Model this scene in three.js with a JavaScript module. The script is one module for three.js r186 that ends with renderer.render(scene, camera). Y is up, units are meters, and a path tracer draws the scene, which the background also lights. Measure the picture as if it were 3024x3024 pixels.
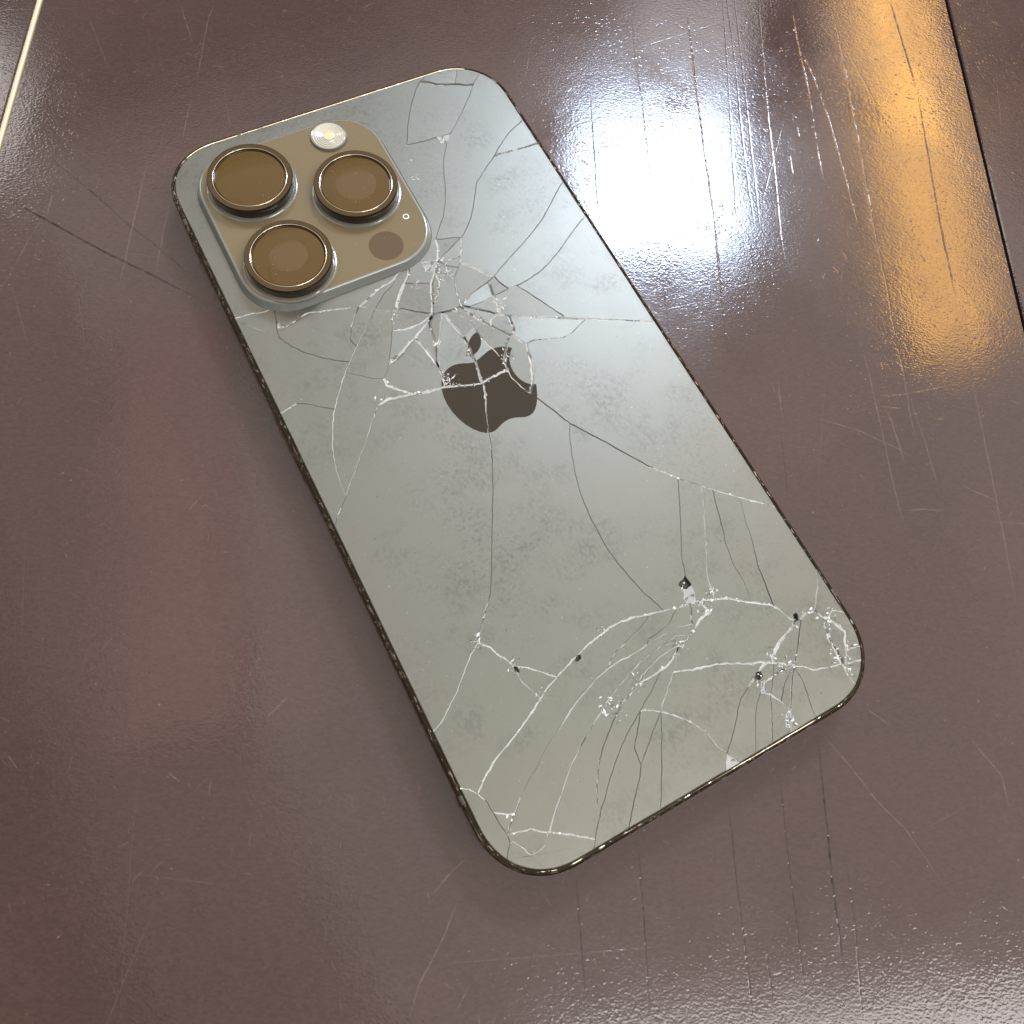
import * as THREE from 'three';
import { mergeGeometries, toCreasedNormals } from 'three/addons/utils/BufferGeometryUtils.js';
import { RectAreaLightUniformsLib } from 'three/addons/lights/RectAreaLightUniformsLib.js';

// ---------------------------------------------------------------- camera, lamps, exposure
const scene = new THREE.Scene();
const camera = new THREE.PerspectiveCamera(64.42, 1, 0.01, 30);
camera.position.set(-0.0390, 0.13688, 0.05658);
camera.up.set(0.41325, 0.33894, -0.84519);
camera.lookAt(camera.position.clone().add(new THREE.Vector3(0.23063, -0.93684, -0.26293)));
const renderer = new THREE.WebGLRenderer({ antialias: true });
renderer.toneMapping = THREE.LinearToneMapping;
renderer.toneMappingExposure = 1.12;
renderer.shadowMap.enabled = true;
RectAreaLightUniformsLib.init();
scene.background = new THREE.Color().setRGB(0.22, 0.195, 0.165);      // even, warm light of the shop round the table

// lamps out of frame: [name, label, x, height, z, width, length, turn, colour, strength, category]
const LAMPS = [
  ['ceiling_light', 'square white ceiling light panel mirrored in the glare beside the phone', 1.11, 1.5, -1.02, 0.40, 0.42, -0.41, [0.74, 0.90, 1.18], 54, 'ceiling light'],
  ['ceiling_light', 'square white ceiling light panel above the pale edge strip of the table', -0.42, 1.5, -1.95, 0.42, 0.42, -0.41, [1, 0.97, 0.92], 5, 'ceiling light'],
  ['ceiling_light', 'square white ceiling light panel above the foot of the phone', 0.48, 1.5, 1.00, 1.35, 0.5, -0.41, [1, 0.97, 0.95], 9, 'ceiling light'],
  ['ceiling_light', 'dim grey white ceiling light panel beyond the bright square one', 1.52, 1.5, -1.40, 0.46, 0.36, -0.41, [1, 0.97, 0.94], 3.2, 'ceiling light'],
  ['amber_light', 'long amber light strip mirrored as an orange streak in the table', 1.90, 1.5, -0.95, 0.20, 1.50, -0.505, [1, 0.51, 0.12], 13, 'light strip'],
  ['red_sign_light', 'dull red sign light mirrored as a reddish tint in the table', -0.27, 1.5, -0.72, 0.24, 0.95, -0.34, [1, 0.60, 0.53], 1.25, 'sign light'],
  ['luminous_ceiling', 'broad frosted luminous ceiling panel above the square lights', 1.00, 1.58, -0.32, 2.60, 2.66, 0, [1, 0.94, 0.86], 0.97, 'ceiling panel'],
  ['luminous_ceiling', 'wider and dimmer frosted ceiling panel behind the first one', 1.05, 1.85, -0.40, 3.6, 3.5, 0, [1, 0.92, 0.85], 0.40, 'ceiling panel'],
];

// ---------------------------------------------------------------- helpers
function rng(seed) { let a = seed >>> 0; return () => { a = (a + 0x6D2B79F5) >>> 0; let t = a; t = Math.imul(t ^ (t >>> 15), t | 1); t ^= t + Math.imul(t ^ (t >>> 7), t | 61); return ((t ^ (t >>> 14)) >>> 0) / 4294967296; }; }
const taken = {};
function numbered(name) { const n = taken[name] = (taken[name] ?? -1) + 1; return n ? `${name}_${String(n).padStart(3, '0')}` : name; }
function shade(o) { o.castShadow = true; o.receiveShadow = true; return o; }
function thing(name, label, category, group) { const o = new THREE.Group(); o.name = numbered(name); o.userData = { label, category }; if (group) o.userData.group = group; scene.add(o); return o; }
function part(name, geo, mat, parent) { const m = shade(new THREE.Mesh(geo, mat)); m.name = numbered(name); parent.add(m); return m; }
const MM = 0.001;
// phone millimetres (x across, y along, h up) to metres
const P = (x, y, h) => [x * MM, h * MM, -y * MM];
function noiseTable(n, seed) { const r = rng(seed), t = new Float32Array(n * n); for (let i = 0; i < n * n; i++) t[i] = r(); return t; }
const NT = noiseTable(256, 11);
function vnoise(x, y) { const xi = Math.floor(x), yi = Math.floor(y), fx = x - xi, fy = y - yi, u = fx * fx * (3 - 2 * fx), v = fy * fy * (3 - 2 * fy), a = xi & 255, b = (xi + 1) & 255, c = (yi & 255) << 8, d = ((yi + 1) & 255) << 8;
  return (NT[c + a] * (1 - u) + NT[c + b] * u) * (1 - v) + (NT[d + a] * (1 - u) + NT[d + b] * u) * v; }
function fbm(x, y, o = 4) { let s = 0, a = 0.5, n = 0; for (let i = 0; i < o; i++) { s += a * vnoise(x + i * 17.3, y + i * 9.1); n += a; a *= 0.5; x *= 2.03; y *= 2.03; } return s / n; }
function dataTex(w, h, fill, srgb) { const d = new Uint8Array(w * h * 4); fill(d, w, h); const t = new THREE.DataTexture(d, w, h, THREE.RGBAFormat); t.magFilter = THREE.LinearFilter; t.minFilter = THREE.LinearFilter; t.wrapS = t.wrapT = THREE.MirroredRepeatWrapping; if (srgb) t.colorSpace = THREE.SRGBColorSpace; t.needsUpdate = true; return t; }
const toS = (v) => { v = Math.max(0, Math.min(1, v)); return 255 * (v <= 0.0031308 ? 12.92 * v : 1.055 * Math.pow(v, 1 / 2.4) - 0.055); };
function geom(pos, idx, uv) { const g = new THREE.BufferGeometry(); g.setAttribute('position', new THREE.Float32BufferAttribute(pos, 3)); g.setAttribute('uv', new THREE.Float32BufferAttribute(uv ?? new Array(pos.length / 3 * 2).fill(0), 2)); g.setIndex(idx); g.computeVertexNormals(); return g; }

// ---------------------------------------------------------------- lamps out of frame
for (const [name, label, x, y, z, w, l, turn, col, strength, cat] of LAMPS) {
  const t = thing(name, label, cat, cat === 'ceiling light' ? 'ceiling light panels' : undefined);
  t.position.set(x, y, z); t.rotation.y = turn;
  const body = new THREE.MeshStandardMaterial({ color: new THREE.Color().setRGB(0.7, 0.7, 0.68), roughness: 0.5 });
  part('housing', new THREE.BoxGeometry(w + 0.03, 0.05, l + 0.03).translate(0, 0.03, 0), body, t);
  const glow = new THREE.MeshStandardMaterial({ color: 0xffffff, roughness: 0.6, emissive: new THREE.Color().setRGB(...col), emissiveIntensity: Math.min(2, strength * 0.1) });
  part('light_diffuser', new THREE.BoxGeometry(w, 0.006, l), glow, t);
  const li = new THREE.RectAreaLight(new THREE.Color().setRGB(...col), strength, w, l);
  li.position.set(x, y - 0.006, z); li.rotation.set(-Math.PI / 2, 0, 0); li.rotation.order = 'YXZ'; li.rotation.y = turn; li.name = numbered(name + '_glow');
  scene.add(li);
}

{ const t = thing('ceiling_beam', 'dark ceiling beam beside the long amber light strip', 'beam'); t.position.set(1.76, 1.44, -1.36); t.rotation.y = -0.75;
  const dark = new THREE.MeshStandardMaterial({ color: new THREE.Color().setRGB(0.03, 0.026, 0.024), roughness: 0.8 });
  part('beam_body', new THREE.BoxGeometry(0.15, 0.06, 0.62), dark, t); part('beam_flange', new THREE.BoxGeometry(0.19, 0.012, 0.62).translate(0, 0.037, 0), dark, t); }

// ---------------------------------------------------------------- measured lines (millimetres in the phone's axes)
const CRACKS = [["d",0.1,[21.81,73.76,19.97,71.83,18.22,70.3,15.82,67.25,13.71,64.14,11.84,60.99,10.92,59.05,10.2,57.92]],
["d",0.34,[19.97,71.83,21.85,70.52,24.32,69.01,26.29,68.4,28.06,67.38,29.67,66.88]],
["d",0.07,[28.75,72.8,26.29,68.4]],
["d",0.09,[32.68,69.51,30.56,67.67,29.63,66.81,26.92,63.84,23.15,60.18,19.49,56.98,18.17,55.58,16.84,53.83,15.02,51.15,13.64,47.96,12.37,44.77,10.97,42.06,9.18,39.21,7.01,36.93,5.52,35.1]],
["d",0.14,[2.98,73.97,3.1,71.23,3.8,68.84]],
["d",0.16,[7.29,63.2,8.57,60.04,9.02,58.63,10.2,57.92]],
["d",0.16,[10.2,57.92,12.39,57.46,14.5,57.34,16.62,57.21,18.5,57.2,19.49,57.09]],
["w",0.22,[10.2,57.92,9.88,56.41,9.36,54.34,8.87,52.65,8.5,50.93,8.24,48.8,7.73,46.79,7.4,44.54]],
["d",0.12,[34.65,54.55,31.79,53.16,29.53,51.94,27.47,50.46,25.48,48.79,24.63,48.18,22.17,46.37,19.0,44.14,17.21,41.55,15.58,38.95,13.87,36.78,11.93,34.75,10.22,33.44]],
["w",0.14,[10.22,33.44,9.03,31.07,8.05,29.4,7.35,28.32]],
["m",0.22,[34.81,47.85,32.27,47.95,29.16,48.18,26.73,48.44,24.94,48.36]],
["d",0.11,[34.65,37.37,31.62,34.91,28.69,32.47,25.14,30.0,21.56,27.98,17.4,25.93,14.09,24.26,11.81,23.03]],
["d",0.12,[34.99,28.05,32.67,27.05,29.83,25.39,26.46,23.3,23.31,21.52,20.9,20.5,18.43,19.88,15.73,19.37,14.69,19.39]],
["m",0.14,[14.69,19.39,13.99,19.48,11.48,19.25,8.99,19.02,6.52,18.8,4.51,18.88,3.54,19.82]],
["d",0.16,[14.69,19.39,16.16,16.79,17.62,13.92,18.74,11.55,19.61,9.97,19.4,9.47]],
["m",0.14,[10.29,14.27,13.76,12.32,18.45,9.94,23.18,7.57,27.93,5.16,34.64,1.51]],
["d",0.13,[23.09,7.61,21.2,6.74,21.35,6.86,19.33,5.97]],
["m",0.13,[19.33,5.97,17.27,5.76,14.77,6.65,12.31,7.56,10.54,7.56]],
["d",0.17,[5.52,35.1,7.25,34.4,8.81,33.92,10.22,33.44]],
["d",0.11,[10.19,33.38,8.12,32.53,6.19,31.63,4.65,30.92,3.7,30.48]],
["m",0.16,[8.19,29.69,6.38,29.63,4.72,29.85,3.7,30.48]],
["w",0.2,[5.52,35.1,5.03,33.2,4.33,31.76,3.7,30.48]],
["d",0.14,[3.7,30.48,4.61,29.03,6.38,27.55]],
["m",0.12,[7.35,28.32,6.5,27.49,5.1,25.88,4.22,24.23,3.66,22.11,3.37,20.07,3.54,19.82]],
["m",0.26,[7.35,28.32,8.64,27.05,9.91,25.44,10.86,23.8,11.81,23.03]],
["d",0.2,[11.81,23.03,12.34,20.9,13.04,19.39]],
["d",0.15,[11.81,23.03,11.03,22.69,8.44,21.98,6.3,21.25,4.28,20.15,3.54,19.82]],
["m",0.3,[10.24,22.6,9.94,20.29,9.82,18.64,9.59,17.06,9.01,15.66,9.18,14.85]],
["m",0.22,[8.61,15.3,9.21,14.76,10.28,14.27,10.03,12.39,9.68,10.9,8.3,10.23,6.87,8.61,5.68,6.9,4.99,5.31,4.8,4.12]],
["w",0.2,[3.7,30.48,2.07,31.03,0.78,31.09]],
["w",0.12,[-34.94,34.16,-32.19,33.93,-29.77,33.34,-28.78,33.15]],
["w",0.12,[-23.78,30.34,-22.36,29.86,-19.0,28.81,-13.91,27.22]],
["m",0.14,[-13.75,27.22,-12.25,26.21,-10.59,24.96,-8.87,23.85,-7.93,23.75]],
["d",0.22,[-7.93,23.75,-7.16,23.89,-5.49,22.63,-3.82,21.37,-2.32,20.36,-0.48,20.01,1.1,19.72,3.12,19.7]],
["w",0.2,[-13.75,27.22,-11.97,28.07,-9.95,28.82,-7.91,29.57,-5.38,30.12,-3.84,30.96]],
["d",0.08,[-11.34,25.47,-8.68,27.9,-6.5,28.93,-3.9,30.81]],
["m",0.22,[-2.08,31.02,-2.86,29.66,-4.12,28.53,-5.74,26.91,-6.98,25.47,-7.93,23.75]],
["d",0.1,[-4.09,28.59,-2.02,27.52,0.36,26.44]],
["m",0.26,[3.69,30.47,1.93,28.19,0.64,26.72,-0.56,24.56,-1.39,22.26,-2.32,20.36]],
["w",0.18,[1.93,28.19,1.95,26.13,0.67,24.0,-0.52,22.86,-1.54,21.83]],
["m",0.14,[-8.87,23.85,-9.81,21.82,-10.32,20.43]],
["d",0.1,[-10.32,20.43,-11.18,18.88,-12.99,15.89,-13.71,14.64,-14.88,12.99,-15.99,11.95]],
["w",0.24,[-15.99,11.95,-16.06,10.44,-15.08,9.36,-14.14,8.46,-12.72,6.87]],
["w",0.16,[-10.39,20.29,-8.37,19.53,-6.44,19.45,-4.37,19.65,-2.32,20.36]],
["m",0.26,[-13.72,14.49,-11.64,14.94,-9.06,16.3,-7.4,17.14,-5.24,18.42,-3.67,19.33,-2.32,20.36]],
["m",0.2,[-7.43,17.09,-7.0,15.35,-6.59,13.88,-6.33,11.53,-6.18,9.56,-6.35,8.07,-6.9,5.83]],
["m",0.26,[-2.32,20.36,-3.63,18.82,-4.14,16.61,-4.84,14.02,-5.5,12.09,-6.23,9.74]],
["m",0.14,[-0.55,19.88,-1.33,18.58,-2.74,16.29,-4.38,13.81,-5.5,12.09]],
["m",0.26,[-0.55,19.88,-0.07,17.35,0.3,15.22,0.67,13.1,0.57,11.2,0.47,9.32,0.11,6.94]],
["w",0.22,[0.11,6.94,-0.34,4.94,-0.53,3.47,-1.09,1.55,-2.12,-0.73]],
["m",0.11,[-2.12,-0.73,-3.04,-3.05,-4.1,-5.55,-4.58,-7.12,-5.04,-8.6]],
["d",0.09,[-5.04,-8.6,-7.27,-13.37,-11.04,-20.39,-15.38,-28.46,-17.22,-31.51]],
["m",0.11,[-17.22,-31.51,-19.44,-33.97,-21.38,-36.19,-22.66,-37.67]],
["w",0.34,[-12.72,6.87,-10.02,6.22,-6.9,5.83,-4.06,4.81,-1.21,3.79,-0.46,3.59,1.72,3.98,4.8,4.12]],
["w",0.26,[-18.9,7.5,-17.4,7.85,-15.4,7.52,-12.72,6.87]],
["m",0.2,[3.12,19.7,3.79,17.57,4.89,15.74,6.23,13.8,7.56,11.88,9.05,9.72,9.81,8.39,10.54,7.56]],
["m",0.2,[10.54,7.56,9.9,5.27,9.26,3.0,8.55,1.42,7.49,-0.29,6.32,-1.81]],
["m",0.15,[1.1,19.72,1.87,18.94,2.67,17.08,3.27,14.83,3.49,12.44,3.85,10.33,4.57,8.38,4.95,6.6,4.8,4.12,4.8,2.22,5.38,0.07,6.32,-1.81]],
["d",0.17,[6.66,-2.41,8.38,-6.51,9.87,-10.17,12.87,-14.56,15.68,-19.09,18.54,-23.46]],
["m",0.15,[18.54,-23.46,22.08,-27.57,25.06,-30.78]],
["w",0.14,[25.06,-30.78,27.32,-33.05,29.62,-35.26,35.17,-39.68]],
["w",0.16,[0.63,13.6,3.32,14.65]],
["m",0.16,[3.12,19.7,4.81,18.43,6.9,16.81,8.61,15.3]],
["w",0.2,[8.61,15.3,7.01,14.76,6.23,13.8]],
["d",0.13,[-27.95,32.9,-28.4,30.84,-29.06,28.9,-29.33,27.27,-28.16,24.99,-26.5,22.64,-24.06,20.26,-22.04,18.75,-19.93,17.46]],
["m",0.07,[-34.76,34.08,-33.63,32.28,-31.84,30.18,-29.51,27.67]],
["m",0.16,[-28.45,30.38,-27.39,28.77,-25.93,29.06,-24.06,29.66,-23.19,30.14]],
["w",0.09,[-13.91,27.22,-15.36,25.84,-16.9,23.95]],
["d",0.09,[-16.9,23.95,-18.12,21.62,-17.43,19.71]],
["m",0.06,[-11.44,25.5,-14.15,23.01,-16.96,20.45,-19.83,17.66,-21.53,15.96,-23.21,13.97,-25.42,11.05]],
["w",0.08,[-25.42,11.05,-26.84,9.01,-27.81,7.09,-29.08,4.47,-29.92,1.97,-30.54,-0.61,-30.83,-3.02,-30.92,-5.51]],
["m",0.07,[-18.9,7.5,-19.76,6.86,-21.65,4.76,-23.62,2.44,-25.88,0.03,-28.01,-2.4,-30.92,-5.51,-32.56,-7.21,-34.93,-9.48]],
["d",0.12,[-21.44,15.85,-19.87,14.56,-17.94,12.88,-15.99,11.95]],
["w",0.13,[-35.11,13.23,-32.93,13.54,-31.65,13.84]],
["d",0.1,[-31.65,13.84,-30.06,13.0,-28.14,11.42,-26.02,9.97]],
["d",0.1,[9.87,-10.17,8.65,-12.16,7.28,-15.25,5.86,-19.35,4.92,-22.88,4.38,-26.89,4.14,-31.85,4.41,-35.25,4.99,-38.95,5.73,-42.34,6.54,-44.41,7.28,-46.77]],
["d",0.09,[22.08,-27.57,19.66,-31.86,17.33,-36.07,14.8,-40.4,13.62,-43.42]],
["m",0.12,[13.62,-43.42,12.25,-44.76,11.48,-46.55,11.51,-47.73]],
["m",0.09,[25.11,-30.87,23.53,-33.75,21.49,-37.41,19.29,-41.24,17.31,-44.74,16.64,-46.78,16.39,-48.01,15.87,-49.09]],
["d",0.06,[26.46,-32.08,25.29,-35.33,24.19,-38.73,22.97,-42.02,22.18,-45.45,22.29,-48.59,21.44,-52.05]],
["d",0.09,[30.01,-35.82,28.5,-39.78,27.49,-43.54,26.07,-47.03,25.4,-50.48,24.59,-54.47]],
["w",0.13,[-32.84,-57.87,-30.85,-56.31,-28.7,-54.92,-26.23,-53.89,-24.11,-53.12,-22.45,-52.32,-20.49,-51.43,-18.0,-50.07]],
["w",0.15,[-18.0,-50.07,-16.18,-49.05,-13.94,-48.23,-11.68,-47.4,-9.5,-46.75,-6.99,-46.01,-4.55,-45.45,-2.21,-45.09,0.18,-45.13]],
["w",0.18,[0.18,-45.13,2.42,-45.47,4.69,-46.23,7.38,-46.79,9.74,-47.45,11.82,-47.7,14.06,-48.12,16.3,-49.05,18.49,-50.07,20.59,-51.66,22.55,-53.05,24.15,-54.12,25.04,-55.37,25.44,-56.9,26.15,-58.19]],
["w",0.08,[-22.66,-37.67,-24.32,-38.71,-26.1,-40.28,-27.57,-41.74,-29.32,-43.27,-30.85,-44.4,-32.75,-45.81,-34.96,-46.73]],
["w",0.14,[-22.61,-37.57,-21.02,-39.13,-20.54,-40.63,-19.61,-42.23,-18.88,-43.72,-17.69,-44.33,-15.66,-46.24,-13.76,-48.13]],
["m",0.12,[-18.98,-43.67,-19.22,-45.78,-18.74,-47.25,-18.17,-48.52,-17.85,-50.02]],
["m",0.08,[4.69,-46.23,2.68,-47.3,0.39,-47.96,-1.55,-48.51,-3.47,-49.07,-4.87,-49.87,-5.89,-50.73]],
["m",0.08,[9.36,-47.39,6.9,-48.91,4.7,-49.36,2.64,-49.61,1.86,-50.24]],
["w",0.1,[1.86,-50.24,0.25,-50.45,-1.45,-50.6,-3.54,-50.55,-5.89,-50.73,-7.82,-51.12,-10.1,-51.93,-12.36,-52.73,-14.39,-53.62,-16.61,-54.88]],
["m",0.08,[-16.61,-54.88,-17.71,-55.5,-19.78,-56.54,-22.03,-57.94,-24.53,-59.4,-26.8,-60.93,-28.49,-62.29,-29.69,-63.21,-31.61,-65.05]],
["w",0.08,[6.41,-52.81,5.9,-52.3,4.45,-51.56,2.14,-51.79,-0.27,-52.21,-2.83,-52.92,-5.46,-53.81,-7.56,-54.71,-9.32,-55.51,-11.58,-56.76]],
["m",0.09,[-11.58,-56.76,-13.52,-57.91,-16.12,-59.39,-18.1,-60.69,-19.97,-62.25,-21.62,-63.89,-23.24,-65.06,-24.57,-66.37,-25.79,-67.71]],
["w",0.06,[10.21,-50.79,7.52,-50.14,5.29,-50.18,3.15,-50.13,2.36,-49.86]],
["w",0.06,[8.81,-51.83,6.84,-51.22,4.78,-51.47,4.32,-51.54]],
["w",0.07,[6.41,-52.81,4.8,-52.76,3.08,-52.91,0.49,-53.61,-1.43,-54.14,-2.98,-54.96]],
["w",0.22,[13.57,-48.0,13.78,-49.44,14.25,-50.47,12.46,-50.63,10.52,-51.49]],
["m",0.1,[11.65,-47.7,11.5,-48.83,10.56,-50.19,10.39,-51.47]],
["w",0.17,[10.52,-51.49,8.73,-52.18,7.36,-53.04,6.41,-52.81,4.94,-53.85,3.07,-54.68,0.73,-54.99,-0.9,-55.03,-2.72,-54.97,-4.1,-55.5,-5.77,-56.12,-6.93,-56.75]],
["m",0.09,[-6.93,-56.75,-8.49,-57.64,-9.84,-58.62,-11.28,-59.78,-12.91,-61.06,-14.54,-62.79,-15.76,-64.46,-16.77,-66.22,-17.77,-68.18,-18.43,-69.62]],
["d",0.09,[1.76,-55.27,-0.84,-56.68,-3.19,-57.94,-4.88,-59.02,-7.18,-60.24,-9.66,-61.82,-12.01,-63.64,-14.02,-65.37,-15.82,-67.17,-17.59,-68.72,-18.56,-69.77,-20.3,-71.73,-21.15,-72.7]],
["m",0.08,[6.41,-52.81,4.31,-55.31,2.74,-56.52,0.96,-58.1,-0.57,-59.29,-1.65,-60.49]],
["d",0.09,[-1.65,-60.49,-3.03,-62.87,-5.24,-66.48,-7.22,-69.63,-9.28,-72.66]],
["d",0.1,[-4.23,-58.8,-4.78,-59.07,-5.98,-60.62,-7.15,-61.93,-8.31,-63.23,-8.46,-64.56,-8.62,-65.88,-9.66,-67.2,-11.19,-68.69,-12.51,-70.05,-14.95,-73.02]],
["d",0.07,[-8.62,-65.88,-6.86,-64.46,-4.22,-62.26,-1.65,-60.49]],
["w",0.13,[-4.63,-58.59,-2.66,-59.68,-1.65,-60.49,-0.04,-61.88,1.22,-63.27,2.08,-64.44,2.99,-66.33,3.42,-67.75,3.67,-69.43,4.46,-70.68]],
["w",0.17,[3.32,-56.02,5.74,-56.89,8.5,-57.71,11.26,-58.57,13.79,-59.8,15.83,-60.95,17.3,-61.27,19.07,-62.42]],
["w",0.12,[-35.04,-55.92,-33.68,-56.74,-32.84,-57.87,-32.31,-59.15]],
["d",0.1,[-32.31,-59.15,-32.01,-61.32,-31.9,-63.36,-31.61,-65.05,-31.76,-66.24,-32.96,-67.88]],
["w",0.1,[-32.01,-61.32,-30.25,-62.47,-29.36,-62.94]],
["w",0.13,[-31.61,-65.05,-28.06,-65.95,-26.95,-66.98,-25.79,-67.71,-24.3,-68.72,-22.72,-69.78,-21.56,-70.73,-20.28,-71.74]],
["w",0.08,[-31.75,-66.25,-31.25,-66.3,-30.6,-67.41,-29.77,-69.15,-28.62,-69.22,-27.29,-68.95,-26.41,-68.0]],
["m",0.2,[26.15,-58.19,25.43,-59.02,23.68,-59.45,21.82,-60.08,20.52,-60.72,19.44,-61.46,19.07,-62.42]],
["w",0.2,[18.08,-61.79,16.73,-62.12,15.57,-62.8]],
["m",0.14,[15.57,-62.8,14.0,-63.26,13.15,-63.7]],
["d",0.1,[26.15,-58.19,27.37,-58.54,26.27,-59.71,24.97,-61.15,24.06,-62.25,22.8,-63.43,21.87,-64.36]],
["w",0.2,[27.37,-58.54,28.4,-58.13,30.34,-58.3]],
["w",0.1,[30.34,-58.3,31.26,-57.42,33.59,-54.77,35.41,-52.51]],
["w",0.12,[21.87,-64.36,23.18,-65.16,24.33,-66.39,26.65,-67.19,29.4,-67.82]],
["m",0.2,[29.4,-67.82,29.72,-66.17,29.74,-64.1,30.27,-61.73,30.95,-59.95,30.34,-58.3]],
["w",0.14,[29.4,-67.82,30.82,-68.29,32.96,-68.99]],
["w",0.18,[29.4,-67.82,29.09,-69.46,29.38,-71.53]],
["d",0.1,[21.87,-64.36,21.78,-66.74,21.32,-69.03,20.83,-70.53,20.48,-72.82]],
["m",0.12,[21.87,-64.36,20.31,-65.99,18.66,-68.16,17.58,-69.6,15.12,-72.99]],
["w",0.18,[21.87,-64.36,19.41,-64.0,17.85,-64.22,15.98,-64.27,14.58,-65.31]],
["w",0.14,[14.58,-65.31,15.78,-66.43,16.52,-67.81,17.39,-69.87]],
["d",0.09,[14.58,-65.31,12.97,-66.47,11.53,-68.2,10.36,-70.03,8.53,-72.68]],
["d",0.08,[19.07,-62.42,17.74,-64.16,15.78,-66.43,14.51,-68.5,11.79,-72.7]],
["d",0.07,[13.15,-63.7,10.74,-64.83,9.12,-66.46,7.18,-68.38,4.5,-70.7]],
["w",0.2,[19.07,-62.42,20.48,-63.27,21.87,-64.36]],
["d",0.1,[21.87,-64.36,19.01,-65.82,16.6,-68.1]],
["w",0.2,[30.95,-59.95,31.82,-60.39,32.13,-61.61,32.92,-63.6,31.11,-66.36,29.88,-67.97]],
["w",0.12,[31.11,-66.36,32.21,-66.4,34.22,-66.89]],
["w",0.1,[31.82,-60.39,33.18,-59.73,35.02,-60.92]],
["m",0.1,[4.46,-70.68,2.57,-73.34]]];
const CHIPS = [["hole",[13.71,-43.29,13.84,-45.05,12.76,-45.35,12.01,-44.87,11.82,-44.11]],
["white",[13.76,-45.17,13.51,-46.57,12.98,-47.64,11.43,-47.86,11.43,-46.53,11.89,-44.95,12.75,-45.38]],
["hole",[-9.29,-46.61,-8.71,-46.65,-8.91,-47.31,-9.59,-47.51,-9.94,-47.16]],
["hole",[26.66,-57.25,27.15,-57.18,27.31,-57.58,26.92,-58.31,26.17,-58.39]],
["hole",[25.27,-59.47,25.77,-59.59,25.73,-60.1,25.17,-60.73,24.51,-60.56,24.39,-60.02]],
["hole",[18.57,-60.24,19.25,-60.28,19.73,-60.83,19.55,-61.38,18.87,-61.47,18.35,-60.77]],
["hole",[15.61,-62.32,16.31,-62.54,16.17,-63.36,15.44,-63.62,14.84,-63.06]],
["white",[4.36,-70.75,4.53,-71.19,5.53,-73.06,2.66,-73.11]],
["white",[-28.45,30.38,-27.39,28.77,-28.78,29.25]],
["white",[16.6,57.3,18.45,57.42,19.49,57.09,18.35,55.31,17.08,55.27]],
["hole",[-19.17,-43.32,-18.53,-44.02,-18.8,-44.76,-19.29,-44.26]],
["white",[15.46,-64.01,16.27,-64.05,15.53,-65.55,14.39,-65.59]],
["white",[16.29,-70.17,17.54,-69.58,16.62,-71.32,15.76,-72.34,15.17,-71.79]],
["white",[2.29,28.03,5.25,28.08,6.07,27.36,4.85,25.51,2.9,25.7]],
["white",[0.78,31.09,3.7,30.48,2.3,28.51,0.63,29.27]]];
const HUBS = [[2.98,29.44,2.6,90],[3.73,27.38,2.0,60],[3.19,19.84,1.3,36],[-9.45,22.3,1.2,30],[9.98,17.08,1.6,44],[6.03,6.74,1.6,40],[-5.47,7.03,1.7,46],[-18.12,8.04,1.4,36],[-4.71,14.29,1.2,24],[4.89,15.74,1.6,36],[-2.26,27.01,1.2,22],[-0.09,9.9,1.1,22],[9.09,53.13,1.0,22],[8.28,49.52,1.0,18],[17.55,56.23,1.0,16],[-22.51,-37.37,1.4,34],[-19.13,-43.47,1.5,32],[6.41,-52.81,1.6,40],[-2.52,-55.07,1.8,34],[-8.34,-56.5,2.6,60],[-16.89,-49.42,1.2,16],[-3.68,-44.86,0.9,12],[-29.51,-62.86,1.0,18],[19.07,-60.75,1.3,26],[25.57,-58.83,1.3,28],[29.19,-58.26,1.6,40],[31.76,-60.89,2.2,52],[29.75,-67.74,1.9,46],[16.2,-71.1,1.5,40],[21.83,-64.21,1.8,40],[16.08,-48.06,1.3,28],[13.91,-49.24,1.6,34],[19.38,-63.22,1.4,26],[15.46,-64.01,1.4,24],[29.24,-70.05,1.3,22],[29.84,-65.19,1.3,26],[32.77,-65.63,1.6,24]];
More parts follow.
